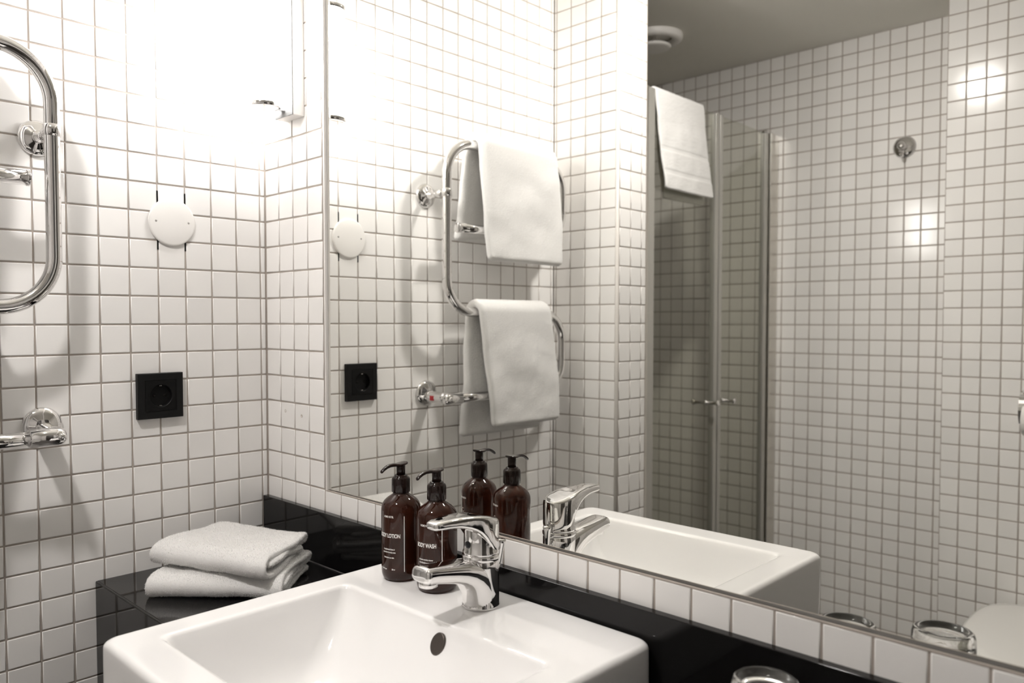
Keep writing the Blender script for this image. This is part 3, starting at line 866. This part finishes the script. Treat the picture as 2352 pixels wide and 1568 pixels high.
def uoA(s, S):
    # upper towel: back part s<0.44, front part after
    if s < 0.46: k = s / 0.46; return mix(-0.735, -0.752, k), mix(-0.4670, -0.4830, k)
    k = (s - 0.46) / 0.54; return mix(-0.756, -0.784, min(1, k * 1.6)), mix(-0.4810, -0.5150, k)
hanging('hanging_towel', 0.4175, HX, 0.0118, 0.0985, 0.149, 0.036, 0.197, uoA, 0.0220,
        'thick white terry towel hanging over the topmost pipe of the towel rail', 'towels on the towel rail', 21.0)
def uoB(s, S):
    if s < 0.53: k = s / 0.53; return mix(-0.760, -0.738, k), mix(-0.4800, -0.4870, k)
    k = (s - 0.53) / 0.47; return mix(-0.736, -0.771, min(1, k * 1.6)), mix(-0.4845, -0.5290, k)
hanging('hanging_towel', 0.0270, HX, 0.0118, 0.1005, -0.249, 0.042, -0.272, uoB, 0.0200,
        'thick white terry towel hanging over the lower part of the towel rail', 'towels on the towel rail', 33.0)

# ------------------------------------------------------------------ wall lamp beside the mirror
wl = thing('wall_lamp', 'lit upright tube lamp with chrome end rings on the wall left of the mirror', 'wall lamp', (0.115, -0.02, 0.38))
mb = MB(); mb.box(0.0845, 0.1460, -0.0003, -0.0240, 0.380, 0.640)
obj('wall_box', mb, 'white_plastic', wl, bevel=0.0015)
mb = MB(); mb.box(0.0850, 0.1455, -0.0240, -0.0255, 0.3805, 0.640)
obj('front_plate', mb, pmat('dark_plate', (0.12, 0.12, 0.118), rough=0.5, spec=0.1), wl)
LX, LY = 0.1150, -0.0650
mb = MB(); mb.lathe([(0.0255, 0.0), (0.0262, 0.0006), (0.0262, 0.2060), (0.0255, 0.2066)], (LX, LY, 0.3965), n=48)
obj('light_tube', mb, 'lamp', wl)
for z in (0.3895, 0.6015):
    mb = MB(); mb.lathe([(0.0240, 0.0), (0.0288, 0.0), (0.0292, 0.0008), (0.0292, 0.0068), (0.0288, 0.0076), (0.0240, 0.0076)], (LX, LY, z), n=48)
    obj('end_ring', mb, 'chrome', wl)
    mb = MB(); mb.box(LX - 0.006, LX + 0.006, LY + 0.027, -0.0245, z + 0.001, z + 0.0065)
    obj('mounting_arm', mb, 'chrome', wl)

# ------------------------------------------------------------------ ceiling lamp (recessed spot) and vent
cl = thing('ceiling_lamp', 'round lit lamp in the ceiling in front of the sink', 'ceiling lamp', (0.60, -0.80, CE - 0.02))
CR = 0.046
mb = MB(); mb.lathe([(CR + 0.001, 0.001), (CR + 0.004, -0.004), (CR + 0.014, -0.006), (CR + 0.018, -0.003), (CR + 0.018, 0.001)], (0.60, -0.80, CE), n=48, caps=False)
obj('trim_ring', mb, 'steel', cl)
mb = MB(); mb.lathe([(CR, 0.0), (CR, -0.008), (CR * 0.93, -0.015), (CR * 0.7, -0.020), (0.0, -0.022)], (0.60, -0.80, CE - 0.0005), n=48)
obj('diffuser', mb, 'ceil_lamp', cl)
vt = thing('ceiling_vent', 'round white air valve in the ceiling above the shower', 'vent', (-0.045, -1.437, CE - 0.03))
VX, VY = -0.045, -1.437
mb = MB(); mb.lathe([(0.060, -0.004), (0.064, -0.018), (0.072, -0.021), (0.084, -0.020), (0.090, -0.016), (0.092, -0.008), (0.092, 0.0)], (VX, VY, CE), n=56, caps=False)
obj('valve_ring', mb, 'white_plastic', vt)
mb = MB(); mb.lathe([(0.0, -0.042), (0.046, -0.042), (0.053, -0.040), (0.056, -0.035), (0.050, -0.030), (0.010, -0.026), (0.008, 0.0)], (VX, VY, CE), n=56)
obj('valve_disc', mb, 'white_plastic', vt)

# ------------------------------------------------------------------ socket and round cover on the left wall
SYc, SZc, SH = -0.2145, -0.1270, 0.0405
so = thing('wall_socket', 'square matt black power socket on the white tiles of the left wall', 'socket', (0.0, SYc, SZc - SH))
def sq(h, x, r): return [(x, SYc - q[0], SZc + q[1]) for q in rrect(-h, h, -h, h, r)]
def rc(rad, x): return [(x, SYc - q[0], SZc + q[1]) for q in circ(0, 0, rad, 0)]
mb = MB(); mb.loft([sq(SH, 0.0004, 0.001), sq(SH, 0.0090, 0.001), sq(SH - 0.0010, 0.0102, 0.0012), sq(0.0282, 0.0102, 0.0008), sq(0.0279, 0.0094, 0.0008), sq(0.0274, 0.0094, 0.0008), sq(0.0271, 0.0102, 0.0008)], cap0=True, cap1=False, smooth=False)
fr = obj('cover_frame', mb, 'socket', so)
mb = MB(); mb.loft([sq(0.0271, 0.0102, 0.0008), rc(0.0205, 0.0106), rc(0.0196, 0.0098), rc(0.0190, 0.0030)], cap0=False, cap1=True, smooth=False)
ins = obj('socket_insert', mb, 'socket_in', so)
for dy in (-0.0095, 0.0095):
    mb = MB(); mb.lathe([(0.0027, 0.0), (0.0027, 0.0004), (0.0, 0.0004)], (0.0031, SYc + dy, SZc), axis='x', n=20)
    obj('pin_hole', mb, 'hole', ins)
for dz in (-1, 1):
    mb = MB(); mb.box(0.0035, 0.0088, SYc - 0.0022, SYc + 0.0022, SZc + dz * 0.0186, SZc + dz * 0.0170)
    obj('earth_clip', mb, 'chrome', ins, bevel=0.0004)
mb = MB()
CYc, CZc = -0.1868, 0.1835
cv = thing('junction_cover', 'round white blank cover plate on the left tiled wall below the lamp', 'cover plate', (0, CYc, CZc - 0.042))
mb.lathe([(0.0418, 0.0003), (0.0425, 0.0018), (0.0422, 0.0034), (0.0412, 0.0043), (0.0390, 0.0048), (0.020, 0.0054), (0.0, 0.0056)], (0, CYc, CZc), axis='x', n=72)
obj('cover_disc', mb, 'white_plastic', cv)
for dy in (-0.0295, 0.0295):
    mb = MB(); mb.lathe([(0.0019, 0.0), (0.0019, 0.0004), (0.0, 0.0004)], (0.0050, CYc + dy, CZc + 0.001), axis='x', n=16)
    obj('screw_hole', mb, pmat('screw_hole', (0.35, 0.33, 0.31), rough=0.6), cv)
for k in (3, 4):
    yj = -(0.229 + k) * T
    mb = MB(); mb.box(-0.0010, -0.0003, yj - 0.0014, yj + 0.0014, CZc - 0.0500, CZc + 0.0545)
    obj('open_joint', mb, 'hole', cv)

# unseen dark door added on the right wall to darken the chrome's reflections
dr = struct(thing('added_dark_door', 'dark', 'door', (XR - 0.004, -0.70, FL)))
del dr['label']; del dr['category']
mb = MB(); mb.box(XR - 0.010, XR + 0.0, -0.28, -1.12, FL + 0.005, FL + 2.03); obj('added_door_leaf', mb, pmat('dark_for_reflections', (0.055, 0.048, 0.042), rough=0.35), dr, bevel=0.002)
mb = MB()
mb.box(XR - 0.016, XR + 0.001, -0.22, -0.28, FL + 0.001, FL + 2.09); mb.box(XR - 0.016, XR + 0.001, -1.12, -1.18, FL + 0.001, FL + 2.09); mb.box(XR - 0.016, XR + 0.001, -0.28, -1.12, FL + 2.03, FL + 2.09)
obj('added_door_frame', mb, pmat('grey_frame', (0.35, 0.34, 0.33), rough=0.4), dr)

# two filled screw holes in the tiles
for i, (x, z) in enumerate(((0.0687, -0.1671), (0.1259, -0.1724))):
    mb = MB(); mb.lathe([(0.0030, -0.0001), (0.0032, 0.0003), (0.0022, 0.0004), (0.0018, 0.0), (0.0, 0.0)], (x, 0.0, z), axis='-y', n=20)
    tag(obj('filled_hole', mb, pmat('hole_filler', (0.55, 0.50, 0.45), rough=0.5)), ('small filled screw hole in the tile wall, the one nearer the room corner', 'small filled screw hole in the tile wall, the one nearer the mirror edge')[i], 'screw hole', 'filled screw holes beside the mirror')

# ------------------------------------------------------------------ shower screen
GXs = 0.155; GT = 0.662
ss = thing('shower_screen', 'folding glass shower doors with pale metal profiles at the end of the room', 'shower screen', (GXs, -1.46, FL))
def bar(name, y0, y1, x0, x1, z0, z1, mat, par=None, bev=0.0015):
    mb = MB(); mb.box(x0, x1, y0, y1, z0, z1); return obj(name, mb, mat, par or ss, bevel=bev)
bar('wall_profile', YP2 - 0.0005, -1.085, GXs - 0.014, GXs + 0.014, FL, GT + 0.004, 'steel')
bar('wall_profile', -1.8480, YB + 0.0012, GXs - 0.014, GXs + 0.014, FL, GT + 0.002, 'steel')
d1 = bar('door_pane', -1.095, -1.482, GXs - 0.003, GXs + 0.003, FL + 0.02, GT, 'pane', bev=0)
d2 = bar('door_pane', -1.504, -1.848, GXs - 0.003, GXs + 0.003, FL + 0.02, GT, 'pane', bev=0)
bar('hinge_profile', -1.088, -1.120, GXs - 0.010, GXs + 0.011, FL + 0.01, GT + 0.003, 'seal', d1)
bar('closing_seal', -1.4700, -1.4905, GXs - 0.010, GXs + 0.010, FL + 0.01, GT + 0.001, 'seal', d1)
bar('closing_seal', -1.4975, -1.5165, GXs - 0.010, GXs + 0.010, FL + 0.01, GT + 0.001, 'seal', d2)
bar('hinge_profile', -1.8120, -1.8360, GXs - 0.008, GXs + 0.010, FL + 0.01, GT - 0.002, 'seal', d2)
mb = MB(); mb.lathe([(0.009, 0), (0.012, 0.002), (0.012, 0.008), (0.008, 0.013), (0.0, 0.014)], (GXs + 0.002, -1.828, GT - 0.002), n=24)
obj('hinge_cap', mb, 'chrome', d2)
for d, y in ((d1, -1.438), (d2, -1.545)):
    mb = MB()
    pr = [(0.0, -0.046), (0.0085, -0.0455), (0.0100, -0.043), (0.0095, -0.040), (0.0060, -0.037), (0.0052, -0.030), (0.0052, -0.006), (0.0085, -0.0035), (0.0085, 0.0035), (0.0052, 0.006), (0.0052, 0.030), (0.0060, 0.037), (0.0095, 0.040), (0.0100, 0.043), (0.0085, 0.0455), (0.0, 0.046)]
    mb.lathe(pr, (GXs, y, -0.250), axis='x', n=28)
    obj('door_knob', mb, 'chrome', d)
def uoC(s, S):
    if s < 0.49: k = s / 0.49; return mix(-1.425, -1.392, k), mix(-1.205, -1.130, k)
    k = (s - 0.49) / 0.51; return mix(-1.388, -1.432, k), mix(-1.118, -1.160, k)
def tC(s): return 0.0085 - 0.0030 * (1 if (0.795 < s < 0.815 or 0.905 < s < 0.925) else 0)
hanging('shower_towel', GT + 0.001, GXs, 0.0035, 0.176, 0.388, 0.141, 0.368, uoC, 0.0085,
        'thin white towel draped over the top of the glass shower door', None, 51.0, fz=3000, tf=tC, n=240)
mb = MB()
def hookp(): return [(0.0345, 0.0003), (0.0350, 0.002), (0.0340, 0.005), (0.0270, 0.010), (0.0150, 0.013), (0.0090, 0.0145), (0.0085, 0.024), (0.0115, 0.030), (0.0120, 0.036), (0.0090, 0.0395), (0.0, 0.0400)]
mb.lathe(hookp(), (0.584, YB, 0.5613), axis='y', n=48)
mb.tube([(0.584, YB + 0.012, 0.556), (0.584, YB + 0.022, 0.540), (0.584, YB + 0.032, 0.530), (0.584, YB + 0.042, 0.532)], [0.006, 0.0065, 0.007, 0.005], n=16)
tag(obj('robe_hook', mb, 'chrome'), 'round chrome hook on the tiled far wall beside the shower', 'hook')

# ------------------------------------------------------------------ toilet and paper holder by the casing wall
TXc = 1.060
to = thing('toilet', 'white wall-hung toilet with its lid closed below the tiled back wall', 'toilet', (TXc, YX, -1.15))
def dshape(w, y0, y1, z, n=72, e=2.6, rb=0.05):
    """rounded back at y0 (wall side), elliptic nose at y1"""
    pts = []
    ym = y0 + (y1 - y0) * 0.42
    for j in range(n):
        a = 2 * PI * j / n; ca, sa = math.cos(a), math.sin(a)
        if sa >= 0: pts.append((TXc + w * math.copysign(abs(ca) ** (2 / 2.1), ca), ym + (y1 - ym) * abs(sa) ** (2 / 2.1), z))
        else: pts.append((TXc + w * math.copysign(abs(ca) ** (2 / 3.6), ca), ym - (ym - y0) * abs(sa) ** (2 / 3.6), z))
    return pts
ya, yb = YX + 0.006, YX + 0.530
zt = -0.775
def dl(ins, z): return dshape(0.190 - ins, ya + ins, yb - ins, z)
mb = MB(); mb.loft([dl(0.006, zt - 0.024), dl(0.001, zt - 0.020), dl(0.0, zt - 0.012), dl(0.003, zt - 0.005), dl(0.012, zt - 0.0015), dl(0.03, zt), dl(0.08, zt + 0.002), dl(0.15, zt + 0.003)])
obj('lid', mb, 'toilet', to)
mb = MB(); mb.loft([dl(0.008, zt - 0.046), dl(0.002, zt - 0.043), dl(0.001, zt - 0.030), dl(0.006, zt - 0.0255)])
obj('seat', mb, 'toilet', to)
mb = MB(); mb.loft([dshape(0.10, YX + 0.001, yb - 0.22, -1.14), dshape(0.125, YX + 0.001, yb - 0.16, -1.10), dshape(0.150, YX + 0.001, yb - 0.09, -1.02), dshape(0.172, YX + 0.001, yb - 0.03, -0.92), dshape(0.182, YX + 0.001, yb - 0.008, -0.86), dshape(0.184, YX + 0.001, yb - 0.006, zt - 0.047)])
obj('bowl', mb, 'toilet', to)
ph = thing('paper_holder', 'chrome paper holder on the tiled back wall at the right edge of the photo', 'paper holder', (1.01, YX, -0.25))
mb = MB()
ar = [(YX + 0.001, -0.180)] + [(YX + 0.010 + 0.052 * math.sin(a), -0.236 + 0.052 * math.cos(a)) for a in [PI * k / 16 for k in range(0, 13)]]
inn = [(YX + 0.010 + 0.048 * math.sin(a), -0.236 + 0.048 * math.cos(a)) for a in [PI * k / 16 for k in range(12, -1, -1)]] + [(YX + 0.001, -0.184)]
lpz = ar + inn
mb.loft([[(x, y, z) for y, z in lpz] for x in (0.943, 1.073)], smooth=False)
obj('cover_flap', mb, 'chrome', ph)
mb = MB(); mb.lathe([(0.0, 0.0), (0.040, 0.0), (0.042, 0.002), (0.042, 0.108), (0.040, 0.110), (0.0, 0.110)], (0.953, YX + 0.046, -0.262), axis='x', n=40)
obj('paper_roll', mb, 'white_plastic', ph)

for o in list(bpy.data.objects):
    if '_o' in o.keys(): del o['_o']
